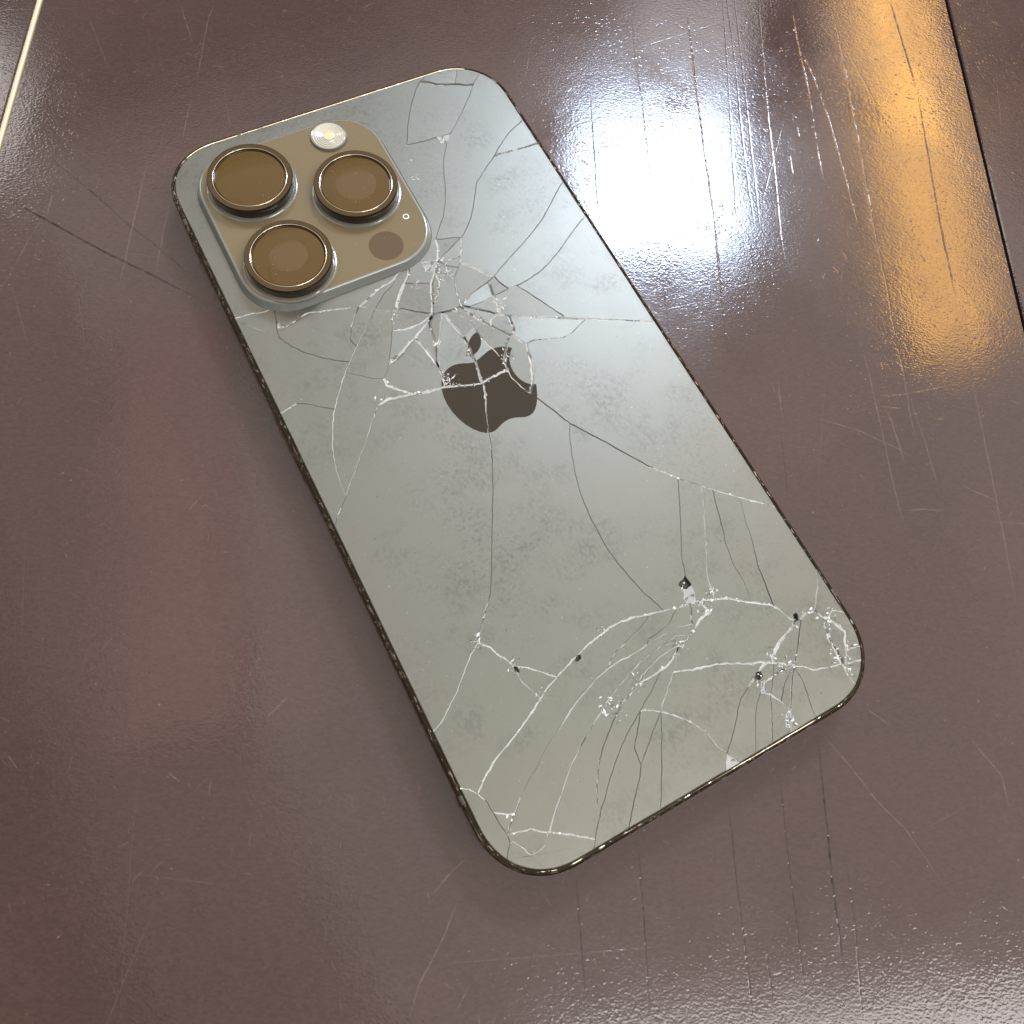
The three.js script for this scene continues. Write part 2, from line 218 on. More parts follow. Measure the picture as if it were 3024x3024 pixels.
const SCRATCHES = [["g",0.5,[79.9,83.7,71.3,66.4,67.4,56.9,58.8,39.2,52.4,26.6]],
["g",0.5,[109.7,72.0,101.1,56.9,92.8,42.9,83.6,26.2,75.4,12.0,71.8,4.7]],
["g",0.5,[57.5,63.5,49.6,47.9,41.9,32.7]],
["g",0.5,[67.4,56.9,60.6,43.3,53.0,27.9]],
["g",0.5,[45.3,11.6,41.0,2.5,39.2,-1.4]],
["g",0.5,[141.4,59.4,135.3,45.8,129.9,33.5]],
["g",0.5,[129.9,33.5,120.7,17.6,109.9,-1.0,101.3,-17.3]],
["g",1.0,[92.9,78.6,85.2,63.4,80.4,54.0,72.5,38.2,65.0,22.6,58.6,10.6,55.5,4.9,47.1,-11.0]],
["r",0.7,[101.5,75.2,91.6,58.1,81.5,40.9,71.0,23.1,66.9,15.8]],
["r",0.7,[102.5,74.8,93.4,57.4,84.8,42.0,76.0,25.5,71.4,16.0]],
["r",0.7,[104.3,74.1,94.9,56.8,86.5,41.3,78.2,26.1,72.1,15.0]],
["r",0.7,[117.6,68.8,112.2,58.8,104.5,42.3,96.6,27.9,91.3,17.3]],
["r",0.7,[111.5,57.2,108.1,45.2,104.5,34.6,100.4,24.6,95.2,12.5,91.5,3.4]],
["r",0.7,[126.8,65.2,121.2,53.3,113.6,38.5,103.7,19.9,95.8,5.2,88.9,-8.8,81.1,-22.8]],
["r",0.7,[96.3,35.9,94.7,32.4]],
["r",0.7,[89.7,29.2,87.2,24.2]],
["s",0.5,[76.2,-16.3,73.5,-22.4,70.6,-28.9,68.4,-33.4,65.1,-40.4,63.3,-44.2,61.1,-49.0,59.2,-53.8]],
["s",0.5,[83.1,-19.5,80.2,-25.5,77.1,-31.2,74.6,-35.7,72.7,-39.6]],
["s",0.5,[77.9,-30.9,75.5,-36.8,74.1,-41.0,72.0,-46.1,70.9,-48.8]],
["s",0.5,[93.8,-31.1,89.8,-37.9,86.2,-44.7,82.6,-51.2,79.4,-56.9,75.9,-63.3,72.6,-68.9,68.8,-75.9]],
["s",0.5,[55.5,-16.1,52.0,-22.2,50.9,-24.4]],
["s",0.5,[56.6,-26.3,60.3,-30.0,63.7,-33.3,66.3,-36.9,68.4,-39.9,69.5,-42.2]],
["s",0.5,[71.5,-28.5,76.1,-30.3,81.4,-31.7,86.2,-32.8]],
["s",0.5,[70.4,-30.5,74.5,-32.9]],
["s",0.5,[74.9,-51.1,77.2,-54.2,79.1,-56.8]],
["s",0.5,[61.8,-50.6,65.4,-52.1,68.5,-54.1]],
["s",1.6,[71.7,-31.5,70.8,-33.9,69.7,-36.8,68.6,-40.1,67.7,-42.3]],
["g",0.5,[49.1,-26.3,46.8,-30.6,43.9,-35.8,42.2,-38.8]],
["g",1.1,[23.0,-75.3,19.1,-82.4,15.5,-89.0,11.6,-95.9,8.1,-102.7,5.2,-108.2]],
["g",0.7,[14.6,-75.3,10.8,-82.8,7.0,-89.9,3.6,-96.8,0.2,-103.4,-3.0,-110.1]],
["g",0.7,[4.1,-75.5,1.3,-81.5,-2.2,-88.5,-5.3,-95.0,-8.6,-101.9,-10.8,-106.2]],
["g",0.7,[-13.0,-75.6,-16.4,-82.6,-19.7,-89.2,-23.8,-97.1]],
["g",0.7,[-24.4,-75.7,-27.7,-82.8,-31.2,-90.7]],
["g",0.7,[-3.5,-98.9,-5.2,-102.5,-6.7,-105.7]],
["g",0.7,[15.2,-95.1,11.0,-103.0,4.2,-114.4]],
["s",0.5,[23.2,-75.9,24.6,-83.0,25.4,-89.6,27.0,-95.0,27.7,-106.3]],
["s",0.5,[32.8,-76.6,34.9,-80.9]],
["s",0.5,[46.3,-88.9,46.8,-93.1,47.3,-96.8,45.0,-101.8]],
["g",0.9,[-65.0,84.6,-60.8,78.3,-55.8,70.6,-51.3,63.7,-47.1,58.0,-42.1,50.8,-35.8,41.8]],
["g",0.5,[-53.6,89.7,-50.4,82.1,-47.6,74.8,-45.1,67.9,-42.0,60.9,-39.3,53.9,-36.5,48.2]],
["s",0.5,[-36.1,82.4,-40.6,74.6,-44.4,67.8,-48.4,60.6,-51.3,55.8]],
["s",0.5,[-35.7,71.0,-39.9,63.6,-44.0,56.0]],
["s",0.5,[-55.9,81.2,-58.5,76.1]],
["s",0.5,[-8.8,117.5,-12.1,113.1,-16.9,104.0,-19.7,98.7]],
["s",0.5,[-15.6,120.2,-16.6,113.3,-17.3,108.0]],
["s",0.5,[-22.9,93.7,-26.3,88.0,-28.6,83.9]],
["s",0.5,[-52.7,-30.1,-55.4,-31.2,-57.2,-31.7]],
["s",0.5,[-42.2,-70.2,-45.4,-73.0,-49.3,-75.7,-52.5,-77.8,-55.8,-81.3]],
["s",0.5,[-45.4,-80.9,-48.8,-83.3]],
["s",0.5,[-38.0,-65.4,-42.2,-66.5,-45.4,-67.7]]];

// ---------------------------------------------------------------- table
const TS = 2048, TW = 256, TN0 = -112, TV0 = -116;           // texels, millimetres covered, corner in board axes (n across, v along)
const AN = [0.880, -0.475], AV = [0.475, 0.880];
const board = (x, y) => [x * AN[0] + y * AN[1], x * AV[0] + y * AV[1]];
const hgt = new Float32Array(TS * TS), lite = new Float32Array(TS * TS);
{
  const r = rng(5), k = TS / TW;
  for (let j = 0; j < TS; j++) for (let i = 0; i < TS; i++) {
    const x = i, y = j;
    const a = vnoise(x / 1.15, y / 1.15), b = vnoise(x / 1.9 + 40, y / 1.9), c = vnoise(x / 3.2 + 7, y / 1.4 + 3);
    hgt[j * TS + i] = (Math.abs(a - 0.5) * -0.9 + (b - 0.5) * 0.75 + (c - 0.5) * 1.1) * 0.0066 + (fbm(x / 70, y / 70, 3) - 0.5) * 0.03;
  }
  const stroke = (pts, halfw, dh, dl, fade) => {           // pts in texels; halfw in texels
    for (let s = 0; s + 3 < pts.length; s += 2) {
      const [x0, y0, x1, y1] = [pts[s], pts[s + 1], pts[s + 2], pts[s + 3]], L = Math.hypot(x1 - x0, y1 - y0), n = Math.ceil(L * 2);
      for (let q = 0; q <= n; q++) {
        const f = q / n, px = x0 + (x1 - x0) * f + (vnoise(q / 30 + s * 7, halfw * 9) - 0.5) * 1.2, py = y0 + (y1 - y0) * f;
        let amp = 0.35 + 0.9 * vnoise(q / 11 + s * 3.1 + x0, y0 * 0.13);
        if (fade) { const g = (s / 2 + f) / (pts.length / 2 - 1); amp *= Math.min(1, 5 * Math.min(g, 1 - g)); }
        const R = Math.ceil(halfw + 1);
        for (let jj = Math.max(0, Math.floor(py) - R); jj <= Math.min(TS - 1, Math.floor(py) + R); jj++) for (let ii = Math.max(0, Math.floor(px) - R); ii <= Math.min(TS - 1, Math.floor(px) + R); ii++) {
          const w = Math.max(0, 1 - Math.hypot(ii + 0.5 - px, jj + 0.5 - py) / (halfw + 0.6)); if (w <= 0) continue;
          const o = jj * TS + ii, h = dh * amp * w, l = dl * amp * w;
          if (dh < 0) hgt[o] = Math.min(hgt[o], hgt[o] * 0.7 + h); else hgt[o] = Math.max(hgt[o], h);
          if (Math.abs(l) > Math.abs(lite[o])) lite[o] = l;
        }
      }
    }
  };
  const texel = (flat) => { const o = []; for (let i = 0; i < flat.length; i += 2) { const [n, v] = board(flat[i], flat[i + 1]); o.push((n - TN0) * k, (v - TV0) * k); } return o; };
  for (const [kind, w, flat] of SCRATCHES) {
    if (kind === 'g') stroke(texel(flat), 0.35 + 0.8 * w, -0.03 * w, -0.85 * w, true);        // grooves with dirt in them
    if (kind === 'r') stroke(texel(flat), 0.6, -0.014, 0, true);                       // clean scored lines
    if (kind === 's') stroke(texel(flat), 0.4 + 0.5 * w, -0.006, 0.3, true);               // pale scuffs
  }
  for (let i = 0; i < 52000; i++) { const x = r() * TS, y = r() * TS, L = 0.5 + 3 * r() * r(), a = (r() - 0.5) * 1.4; stroke([x, y, x + Math.cos(a) * L, y + Math.sin(a) * L], 0.35 + 0.5 * r(), (r() < 0.5 ? -1 : 1) * (0.003 + 0.006 * r()), 0, false); }   // embossed flecks of the laminate
  for (let i = 0; i < 2600; i++) {                            // small scratches and nicks everywhere
    const x = r() * TS, y = r() * TS, a = r() * Math.PI, L = 0.8 + 9 * Math.pow(r(), 4), bend = (r() - 0.5) * 0.8;
    stroke([x, y, x + Math.cos(a) * L, y + Math.sin(a) * L, x + Math.cos(a) * L + Math.cos(a + bend) * L, y + Math.sin(a) * L + Math.sin(a + bend) * L], 0.35, -0.006 - 0.01 * r(), 0.08 + 0.42 * r() * r() * r(), false);
  }
  for (let i = 0; i < 60; i++) {                              // long faint hairline scratches
    const x = r() * TS, y = r() * TS, a = (r() < 0.5 ? Math.PI / 2 : 0.2) + (r() - 0.5) * 0.9, L = 60 + 300 * r();
    stroke([x, y, x + Math.cos(a) * L, y + Math.sin(a) * L], 0.35, -0.008, 0.06 + 0.14 * r(), true);
  }
  for (let i = 0; i < 420; i++) { const x = r() * TS, y = r() * TS, R = 0.4 + 1.3 * r() * r() * r(); stroke([x, y, x + 1, y + 0.6], R, 0.01, 0.2 + 0.8 * r() * r(), false); }   // dust and grit
}
const tableColor = dataTex(TS, TS, (d) => { for (let j = 0; j < TS; j++) for (let i = 0; i < TS; i++) {
  const o = j * TS + i, m = 0.86 + 0.28 * fbm(i / 190, j / 190, 4) + 0.3 * (fbm(i / 5 + 9, j / 2.4, 2) - 0.5), q = fbm(i / 330 + 50, j / 330, 3) - 0.5, l = lite[o];
  let R = 0.072 * m * (1 + 0.15 * q), G = 0.044 * m, B = 0.039 * m * (1 - 0.1 * q);
  if (l > 0) { R += (0.42 - R) * l * 0.7; G += (0.36 - G) * l * 0.7; B += (0.31 - B) * l * 0.7; } else { R *= 1 + l; G *= 1 + l; B *= 1 + l; }
  d[o * 4] = toS(R); d[o * 4 + 1] = toS(G); d[o * 4 + 2] = toS(B); d[o * 4 + 3] = 255; } }, true);
const H0 = -0.12, H1 = 0.06;
const tableBump = dataTex(TS, TS, (d) => { for (let o = 0; o < TS * TS; o++) { const v = 255 * Math.max(0, Math.min(1, (hgt[o] - H0) / (H1 - H0))); d[o * 4] = d[o * 4 + 1] = d[o * 4 + 2] = v; d[o * 4 + 3] = 255; } });
const tableRough = dataTex(1024, 1024, (d) => { for (let j = 0; j < 1024; j++) for (let i = 0; i < 1024; i++) { const o = (j * 1024 + i) * 4, v = 0.2 + 1.45 * fbm(i / 60, j / 90, 5) + 0.16 * (vnoise(i / 2, j / 2) - 0.5); d[o] = d[o + 1] = d[o + 2] = Math.min(255, 215 * v); d[o + 3] = 255; } });
const tableMat = new THREE.MeshPhysicalMaterial({ map: tableColor, bumpMap: tableBump, bumpScale: (H1 - H0) * MM, roughnessMap: tableRough, roughness: 0.145, ior: 1.5 });
const stripMat = new THREE.MeshPhysicalMaterial({ color: new THREE.Color().setRGB(0.72, 0.62, 0.42), roughness: 0.35 });
const table = new THREE.Group(); table.name = 'tabletop'; table.userData = { kind: 'structure', label: 'scratched dark brown laminate tabletop made of long boards', category: 'tabletop' };
table.rotation.y = Math.atan2(-AN[1], AN[0]) * -1; scene.add(table);
function boardGeo(n0, n1, v0, v1, ch = 0.35, deep = 22) {    // board with chamfered long edges, uv in the texture's axes
  const prof = [[n0, -deep], [n0, -ch], [n0 + ch, 0], [n1 - ch, 0], [n1, -ch], [n1, -deep]], pos = [], uv = [], idx = [];
  for (let i = 0; i + 1 < prof.length; i++) {
    const b = pos.length / 3;
    for (const [[n, h], v] of [[prof[i], v0], [prof[i + 1], v0], [prof[i + 1], v1], [prof[i], v1]]) { pos.push(n * MM, h * MM, -v * MM); uv.push((n - TN0) / TW, (v - TV0) / TW); }
    idx.push(b, b + 1, b + 2, b, b + 2, b + 3);
  }
  for (const [v, flip] of [[v0, 0], [v1, 1]]) { const b = pos.length / 3; for (const [n, h] of prof) { pos.push(n * MM, h * MM, -v * MM); uv.push((n - TN0) / TW, (v + h - TV0) / TW); } for (let i = 1; i + 1 < prof.length; i++) flip ? idx.push(b, b + i, b + i + 1) : idx.push(b, b + i + 1, b + i); }
  return geom(pos, idx, uv);
}
part('board', boardGeo(-99.85, 111.0, -330, 330), tableMat, table);
part('board', boardGeo(-340, -100.95, -330, 330), tableMat, table);
{ const b = part('board', boardGeo(0, 230, -330, 330, 0.25), tableMat, table); b.position.set(111.7 * MM, -0.0001, 0); b.rotation.z = -0.028; }
part('edge_strip', (() => { const s = new THREE.Shape(); s.moveTo(-0.5, -20); s.lineTo(-0.5, -0.1); s.quadraticCurveTo(-0.4, 0.16, 0, 0.18); s.quadraticCurveTo(0.4, 0.16, 0.5, -0.1); s.lineTo(0.5, -20); const g = new THREE.ExtrudeGeometry(s, { depth: 660, bevelEnabled: false, curveSegments: 6 }); g.translate(-100.4, 0, -330); g.scale(MM, MM, MM); return g; })(), stripMat, table);

// ---------------------------------------------------------------- outlines
function rrect(cx, cy, hx, hy, r, n, k, step) {
  const c = [], out = [];
  for (let q = 0; q < 4; q++) for (let i = 0; i <= n; i++) {
    const a = Math.PI / 2 * i / n, x = i === n ? 0 : Math.pow(Math.cos(a), 2 / k), y = i === 0 ? 0 : i === n ? 1 : Math.pow(Math.sin(a), 2 / k);
    const [dx, dy] = [[x, y], [-y, x], [-x, -y], [y, -x]][q], [qx, qy] = [[1, 1], [-1, 1], [-1, -1], [1, -1]][q];
    c.push([cx + qx * (hx - r) + dx * r, cy + qy * (hy - r) + dy * r]);
  }
  for (let i = 0; i < c.length; i++) { const a = c[i], b = c[(i + 1) % c.length], m = Math.max(1, Math.round(Math.hypot(b[0] - a[0], b[1] - a[1]) / step)); for (let s = 0; s < m; s++) out.push([a[0] + (b[0] - a[0]) * s / m, a[1] + (b[1] - a[1]) * s / m]); }
  return out;
}
const GX = 34.85, GY = 72.85, GH = 7.85;                       // half size and height of the back glass
const outerLine = rrect(0, 0, GX, GY, 11, 18, 2.15, 2.5);
const bumpC = [-12.75, 49.9], bumpH = 18.8;
const bumpLine = rrect(bumpC[0], bumpC[1], bumpH, bumpH, 9.6, 14, 2.15, 2.2);
// sweep a profile of [outward offset, height] round an outline (counter-clockwise)
function sweep(line, prof, from = 0, to = line.length, closed = true) {
  const N = line.length, pos = [], uv = [], idx = []; let len = 0; const cnt = closed ? N + 1 : to - from + 1;
  const plen = [0]; for (let j = 1; j < prof.length; j++) plen.push(plen[j - 1] + Math.hypot(prof[j][0] - prof[j - 1][0], prof[j][1] - prof[j - 1][1]));
  for (let s = 0; s < cnt; s++) {
    const i = (from + s + N) % N, a = line[(i + N - 1) % N], b = line[i], c = line[(i + 1) % N];
    const tx = c[0] - a[0], ty = c[1] - a[1], L = Math.hypot(tx, ty), nx = ty / L, ny = -tx / L;
    if (s) len += Math.hypot(b[0] - a[0], b[1] - a[1]);
    for (let j = 0; j < prof.length; j++) { pos.push(...P(b[0] + nx * prof[j][0], b[1] + ny * prof[j][0], prof[j][1])); uv.push(len / 40, plen[j] / 40); }
    if (s) { const q = prof.length; for (let j = 0; j + 1 < q; j++) { const A = (s - 1) * q + j, B = s * q + j; idx.push(A, B, A + 1, B, B + 1, A + 1); } }
  }
  return geom(pos, idx, uv);
}
function cap(line, off, h, up = true) {                        // flat face inside an outline
  const N = line.length, v = line.map((b, i) => { const a = line[(i + N - 1) % N], c = line[(i + 1) % N], tx = c[0] - a[0], ty = c[1] - a[1], L = Math.hypot(tx, ty); return new THREE.Vector2(b[0] + ty / L * off, b[1] - tx / L * off); });
  const f = THREE.ShapeUtils.triangulateShape(v, []), pos = [], uv = []; for (const q of v) { pos.push(...P(q.x, q.y, h)); uv.push((q.x + 36) / 72, (q.y + 74) / 148); }
  return geom(pos, f.flatMap(([a, b, c]) => up ? [a, b, c] : [a, c, b]), uv);
}

// ---------------------------------------------------------------- phone
const phone = thing('smartphone', 'smartphone lying face down with shattered grey back glass and three raised camera lenses', 'smartphone');
// frame: dark bronze polished steel, coating worn to bare metal in specks along its edges
const FW = 2048, FH = 128;
const worn = new Float32Array(FW * FH);
{ const r = rng(21); for (let i = 0; i < 320; i++) { const x = r() * FW, y = 4 + (r() < 0.65 ? 11 * r() : 70 * r()), L = 1.5 + 34 * r() * r() * r(), hgt2 = 0.8 + 1.6 * r() * r(), s = 0.4 + 0.6 * r();
  for (let jj = Math.floor(y - 4); jj < y + 4; jj++) for (let ii = Math.floor(x - L - 3); ii < x + L + 3; ii++) { if (jj < 0 || jj >= FH) continue; const w = 1 - Math.hypot((ii - x) / (L + 1), (jj - y) / hgt2) - 0.4 * (vnoise(ii / 2, jj / 2) - 0.5); if (w > 0) { const o = jj * FW + ((ii + FW) % FW); worn[o] = Math.max(worn[o], s * Math.min(1, w * 2)); } } } }
const frameTex = dataTex(FW, FH, (d) => { for (let j = 0; j < FH; j++) for (let i = 0; i < FW; i++) { const o = j * FW + i, w = worn[o], m = 0.85 + 0.3 * fbm(i / 30, j / 6, 3); d[o * 4] = toS(0.17 * m + w * 0.7); d[o * 4 + 1] = toS(0.142 * m + w * 0.67); d[o * 4 + 2] = toS(0.098 * m + w * 0.6); d[o * 4 + 3] = 255; } }, true);
const frameRough = dataTex(FW, FH, (d) => { for (let j = 0; j < FH; j++) for (let i = 0; i < FW; i++) { const o = j * FW + i, v = 0.06 + 0.3 * worn[o] + 0.08 * fbm(i / 12, j / 5, 3); d[o * 4] = d[o * 4 + 1] = d[o * 4 + 2] = 255 * v; d[o * 4 + 3] = 255; } });
const frameBump = dataTex(FW, FH, (d) => { for (let j = 0; j < FH; j++) for (let i = 0; i < FW; i++) { const o = j * FW + i, v = 0.5 + 0.35 * (fbm(i / 24, j / 5, 3) - 0.5) * 0.25 - 0.4 * worn[o]; d[o * 4] = d[o * 4 + 1] = d[o * 4 + 2] = 255 * Math.max(0, Math.min(1, v)); d[o * 4 + 3] = 255; } });
for (const t of [frameTex, frameRough, frameBump]) { t.repeat.set(0.31, 3.2); }
const steel = new THREE.MeshPhysicalMaterial({ map: frameTex, metalness: 1, roughness: 1, roughnessMap: frameRough, bumpMap: frameBump, bumpScale: 0.00002 });
const gasket = new THREE.MeshStandardMaterial({ color: new THREE.Color().setRGB(0.02, 0.018, 0.015), roughness: 0.6 });
const fineLine = rrect(0, 0, GX, GY, 11, 30, 2.15, 1.2);
const edge = []; for (let i = 0; i <= 8; i++) { const a = Math.PI / 2 * i / 8; edge.push([0.22 + 0.68 * Math.sin(a), 7.08 + 0.66 * Math.cos(a)]); }
const lower = []; for (let i = 0; i <= 6; i++) { const a = Math.PI / 2 * i / 6; lower.push([0.1 + 0.8 * Math.cos(a), 0.8 - 0.8 * Math.sin(a)]); }
const frameProf = [[0.1, 7.2], [0.14, 7.66], ...edge, ...lower];
const frame = part('frame', toCreasedNormals(sweep(fineLine, frameProf), 0.9), steel, phone);
part('gasket', sweep(fineLine, [[-0.5, 7.2], [-0.06, 7.62], [0.08, 7.64], [0.16, 7.5], [0.2, 7.0]]), gasket, phone);
part('chassis', mergeGeometries([cap(outerLine, 0.4, 0.35, false), sweep(outerLine, [[0.4, 0.35], [0.4, 3]].reverse()), cap(outerLine, 0.2, 7.05)]), new THREE.MeshPhysicalMaterial({ color: new THREE.Color().setRGB(0.045, 0.036, 0.026), roughness: 0.22 }), phone);
const bandMat = new THREE.MeshPhysicalMaterial({ color: new THREE.Color().setRGB(0.10, 0.09, 0.075), roughness: 0.5 });
for (const [sx, y] of [[-1, -57.6], [1, -57.3], [-1, 57.6], [1, 57.6]]) {   // antenna bands in the long sides
  const line = [], pr = frameProf.slice(2).map(([o, h]) => [o + 0.015, h + (h > 4 ? 0.012 : -0.0)]);
  for (const dy of [-1.4, -0.7, 0, 0.7, 1.4]) line.push([sx * GX, y + dy * sx]);
  part('antenna_band', sweep(line, pr, 1, 3, false), bandMat, frame);
}
{ const s = new THREE.Shape(); s.absarc(-5.6, 0, 1.45, Math.PI / 2, -Math.PI / 2, false); s.absarc(5.6, 0, 1.45, -Math.PI / 2, Math.PI / 2, false);
  const g = new THREE.ExtrudeGeometry(s, { depth: 0.5, bevelEnabled: true, bevelSize: 0.2, bevelThickness: 0.2, bevelSegments: 3, curveSegments: 10 }); g.scale(MM, MM, MM); g.rotateY(-Math.PI / 2);
  const b = part('side_button', g, steel, frame); b.position.set(...P(-35.2, 11.8, 3.9)); }

// ---- back glass: the cracks divide the pane into shards
const R1 = rng(77);
function nearest(pt, poly, closed) { let best = null; const n = poly.length; for (let i = 0; i < (closed ? n : n - 1); i++) { const a = poly[i], b = poly[(i + 1) % n], dx = b[0] - a[0], dy = b[1] - a[1], t = Math.max(0, Math.min(1, ((pt[0] - a[0]) * dx + (pt[1] - a[1]) * dy) / (dx * dx + dy * dy || 1))), q = [a[0] + dx * t, a[1] + dy * t], d = Math.hypot(pt[0] - q[0], pt[1] - q[1]); if (!best || d < best.d) best = { d, q, i, t }; } return best; }
function inside(pt, poly) { let c = false; for (let i = 0, j = poly.length - 1; i < poly.length; j = i++) { const a = poly[i], b = poly[j]; if ((a[1] > pt[1]) !== (b[1] > pt[1]) && pt[0] < (b[0] - a[0]) * (pt[1] - a[1]) / (b[1] - a[1]) + a[0]) c = !c; } return c; }
const bez = (p, n) => { const o = []; for (let i = 1; i <= n; i++) { const t = i / n, u = 1 - t; o.push([0, 1].map((k) => u * u * u * p[0][k] + 3 * u * u * t * p[1][k] + 3 * u * t * t * p[2][k] + t * t * t * p[3][k])); } return o; };
function curve(start, list, n) { const o = [start]; for (const c of list) { const a = o[o.length - 1]; o.push(...bez([a, [c[0], c[1]], [c[2], c[3]], [c[4], c[5]]], n)); } o.pop(); return o.map(([x, y]) => [(x - 0.49) * 16.6, (y - 0.515) * 18.6 + 3.9]); }
const LOGO = [curve([0.5, 0.745], [[0.44, 0.745, 0.36, 0.80, 0.27, 0.80], [0.12, 0.80, 0, 0.66, 0, 0.45], [0, 0.22, 0.15, 0, 0.29, 0], [0.37, 0, 0.41, 0.05, 0.51, 0.05], [0.61, 0.05, 0.65, 0, 0.73, 0], [0.84, 0, 0.93, 0.15, 0.98, 0.27], [0.88, 0.31, 0.83, 0.40, 0.83, 0.50], [0.83, 0.60, 0.88, 0.68, 0.95, 0.72], [0.90, 0.78, 0.83, 0.80, 0.75, 0.80], [0.66, 0.80, 0.57, 0.745, 0.5, 0.745]], 7),
  curve([0.49, 0.81], [[0.48, 0.92, 0.58, 1.02, 0.70, 1.03], [0.72, 0.92, 0.62, 0.81, 0.49, 0.81]], 8)];
const pairs = (f) => { const o = []; for (let i = 0; i < f.length; i += 2) o.push([f[i], f[i + 1]]); return o; };
const lines = [{ st: 'e', w: 0.12, pts: outerLine, closed: true }, { st: 'b', w: 0.1, pts: bumpLine, closed: true }];
for (const l of LOGO) lines.push({ st: 'l', w: 0, pts: l, closed: true });
const chips = CHIPS.map(([kind, f]) => ({ kind, pts: pairs(f) }));
for (const c of chips) lines.push({ st: c.kind === 'hole' ? 'h' : 'x', w: 0.06, pts: c.pts, closed: true });
const crackLines = CRACKS.map(([st, w, f]) => ({ st, w, pts: pairs(f), closed: false }));
// loose ends reach for the nearest line
for (let pass = 0; pass < 2; pass++) for (const c of crackLines) for (const end of [0, 1]) {
  const at = end ? c.pts.length - 1 : 0; let best = null;
  for (const o of [...lines, ...crackLines]) { if (o === c || o.st === 'l') continue; const b = nearest(c.pts[at], o.pts, o.closed); if (b.d < 1.3 && (!best || b.d < best.d)) best = b; }
  if (best && best.d > 1e-6) { const a = c.pts[end ? at - 1 : 1], dx = best.q[0] - a[0], dy = best.q[1] - a[1], L = Math.hypot(dx, dy) || 1; c.pts[at] = [best.q[0] + dx / L * 0.03, best.q[1] + dy / L * 0.03]; }
}
lines.push(...crackLines);
const segs = [];
lines.forEach((l, id) => { const n = l.pts.length; for (let i = 0; i < (l.closed ? n : n - 1); i++) segs.push({ a: l.pts[i], b: l.pts[(i + 1) % n], st: l.st, w: l.w, id, cuts: [0, 1] }); });
for (let i = 0; i < segs.length; i++) for (let j = i + 1; j < segs.length; j++) {
  const s = segs[i], t = segs[j]; if (s.id === t.id) continue;
  if (Math.max(s.a[0], s.b[0]) < Math.min(t.a[0], t.b[0]) || Math.max(t.a[0], t.b[0]) < Math.min(s.a[0], s.b[0]) || Math.max(s.a[1], s.b[1]) < Math.min(t.a[1], t.b[1]) || Math.max(t.a[1], t.b[1]) < Math.min(s.a[1], s.b[1])) continue;
  const rx = s.b[0] - s.a[0], ry = s.b[1] - s.a[1], qx = t.b[0] - t.a[0], qy = t.b[1] - t.a[1], den = rx * qy - ry * qx; if (Math.abs(den) < 1e-9) continue;
  const u = ((t.a[0] - s.a[0]) * qy - (t.a[1] - s.a[1]) * qx) / den, v = ((t.a[0] - s.a[0]) * ry - (t.a[1] - s.a[1]) * rx) / den;
  if (u >= -1e-6 && u <= 1 + 1e-6 && v >= -1e-6 && v <= 1 + 1e-6) { s.cuts.push(Math.max(0, Math.min(1, u))); t.cuts.push(Math.max(0, Math.min(1, v))); }
}
const verts = [], vgrid = new Map(), TOL = 0.11;
function vert(p) { const gx = Math.round(p[0] / TOL), gy = Math.round(p[1] / TOL); for (let x = gx - 1; x <= gx + 1; x++) for (let y = gy - 1; y <= gy + 1; y++) for (const v of vgrid.get(x + ',' + y) ?? []) if (Math.hypot(verts[v][0] - p[0], verts[v][1] - p[1]) < TOL) return v; verts.push([p[0], p[1]]); const k = gx + ',' + gy; if (!vgrid.has(k)) vgrid.set(k, []); vgrid.get(k).push(verts.length - 1); return verts.length - 1; }
let edges = new Map();
const rank = { e: 9, b: 8, m: 5, w: 4, d: 3, h: 2, x: 1, l: 0 };
function addEdge(a, b, st, w, id) { if (a === b) return; const k = a < b ? a + '_' + b : b + '_' + a, o = edges.get(k); if (!o || rank[st] > rank[o.st]) edges.set(k, { a: Math.min(a, b), b: Math.max(a, b), st, w, id }); }
for (const s of segs) { s.cuts.sort((a, b) => a - b); let prev = null; for (const t of s.cuts) { const v = vert([s.a[0] + (s.b[0] - s.a[0]) * t, s.a[1] + (s.b[1] - s.a[1]) * t]); if (prev !== null) { const m = [(verts[prev][0] + verts[v][0]) / 2, (verts[prev][1] + verts[v][1]) / 2]; if (s.st === 'e' || s.st === 'b' || (inside(m, outerLine) && !inside(m, bumpLine))) addEdge(prev, v, s.st, s.w, s.id); } prev = v; } }
// short pieces with a little wander, so that the lines are not ruled
{ const old = [...edges.values()]; edges = new Map();
  for (const e of old) { const A = verts[e.a], B = verts[e.b], L = Math.hypot(B[0] - A[0], B[1] - A[1]), free = 'mwdhx'.includes(e.st), n = free ? Math.max(1, Math.round(L / 0.7)) : 1; let prev = e.a;
    for (let i = 1; i <= n; i++) { let v = e.b; if (i < n) { const j = (R1() - 0.5) * 0.16 * Math.min(1, L), t = i / n + (R1() - 0.5) * 0.3 / n; verts.push([A[0] + (B[0] - A[0]) * t - (B[1] - A[1]) / L * j, A[1] + (B[1] - A[1]) * t + (B[0] - A[0]) / L * j]); v = verts.length - 1; } addEdge(prev, v, e.st, e.w, e.id); prev = v; } } }
const loose = [];
for (let again = true; again;) { again = false; const deg = new Map(); for (const e of edges.values()) { deg.set(e.a, (deg.get(e.a) ?? 0) + 1); deg.set(e.b, (deg.get(e.b) ?? 0) + 1); } for (const [k, e] of edges) if (deg.get(e.a) === 1 || deg.get(e.b) === 1) { loose.push(e); edges.delete(k); again = true; } }
const star = new Map(); for (const e of edges.values()) for (const [a, b] of [[e.a, e.b], [e.b, e.a]]) { if (!star.has(a)) star.set(a, []); star.get(a).push({ to: b, e, ang: Math.atan2(verts[b][1] - verts[a][1], verts[b][0] - verts[a][0]) }); }
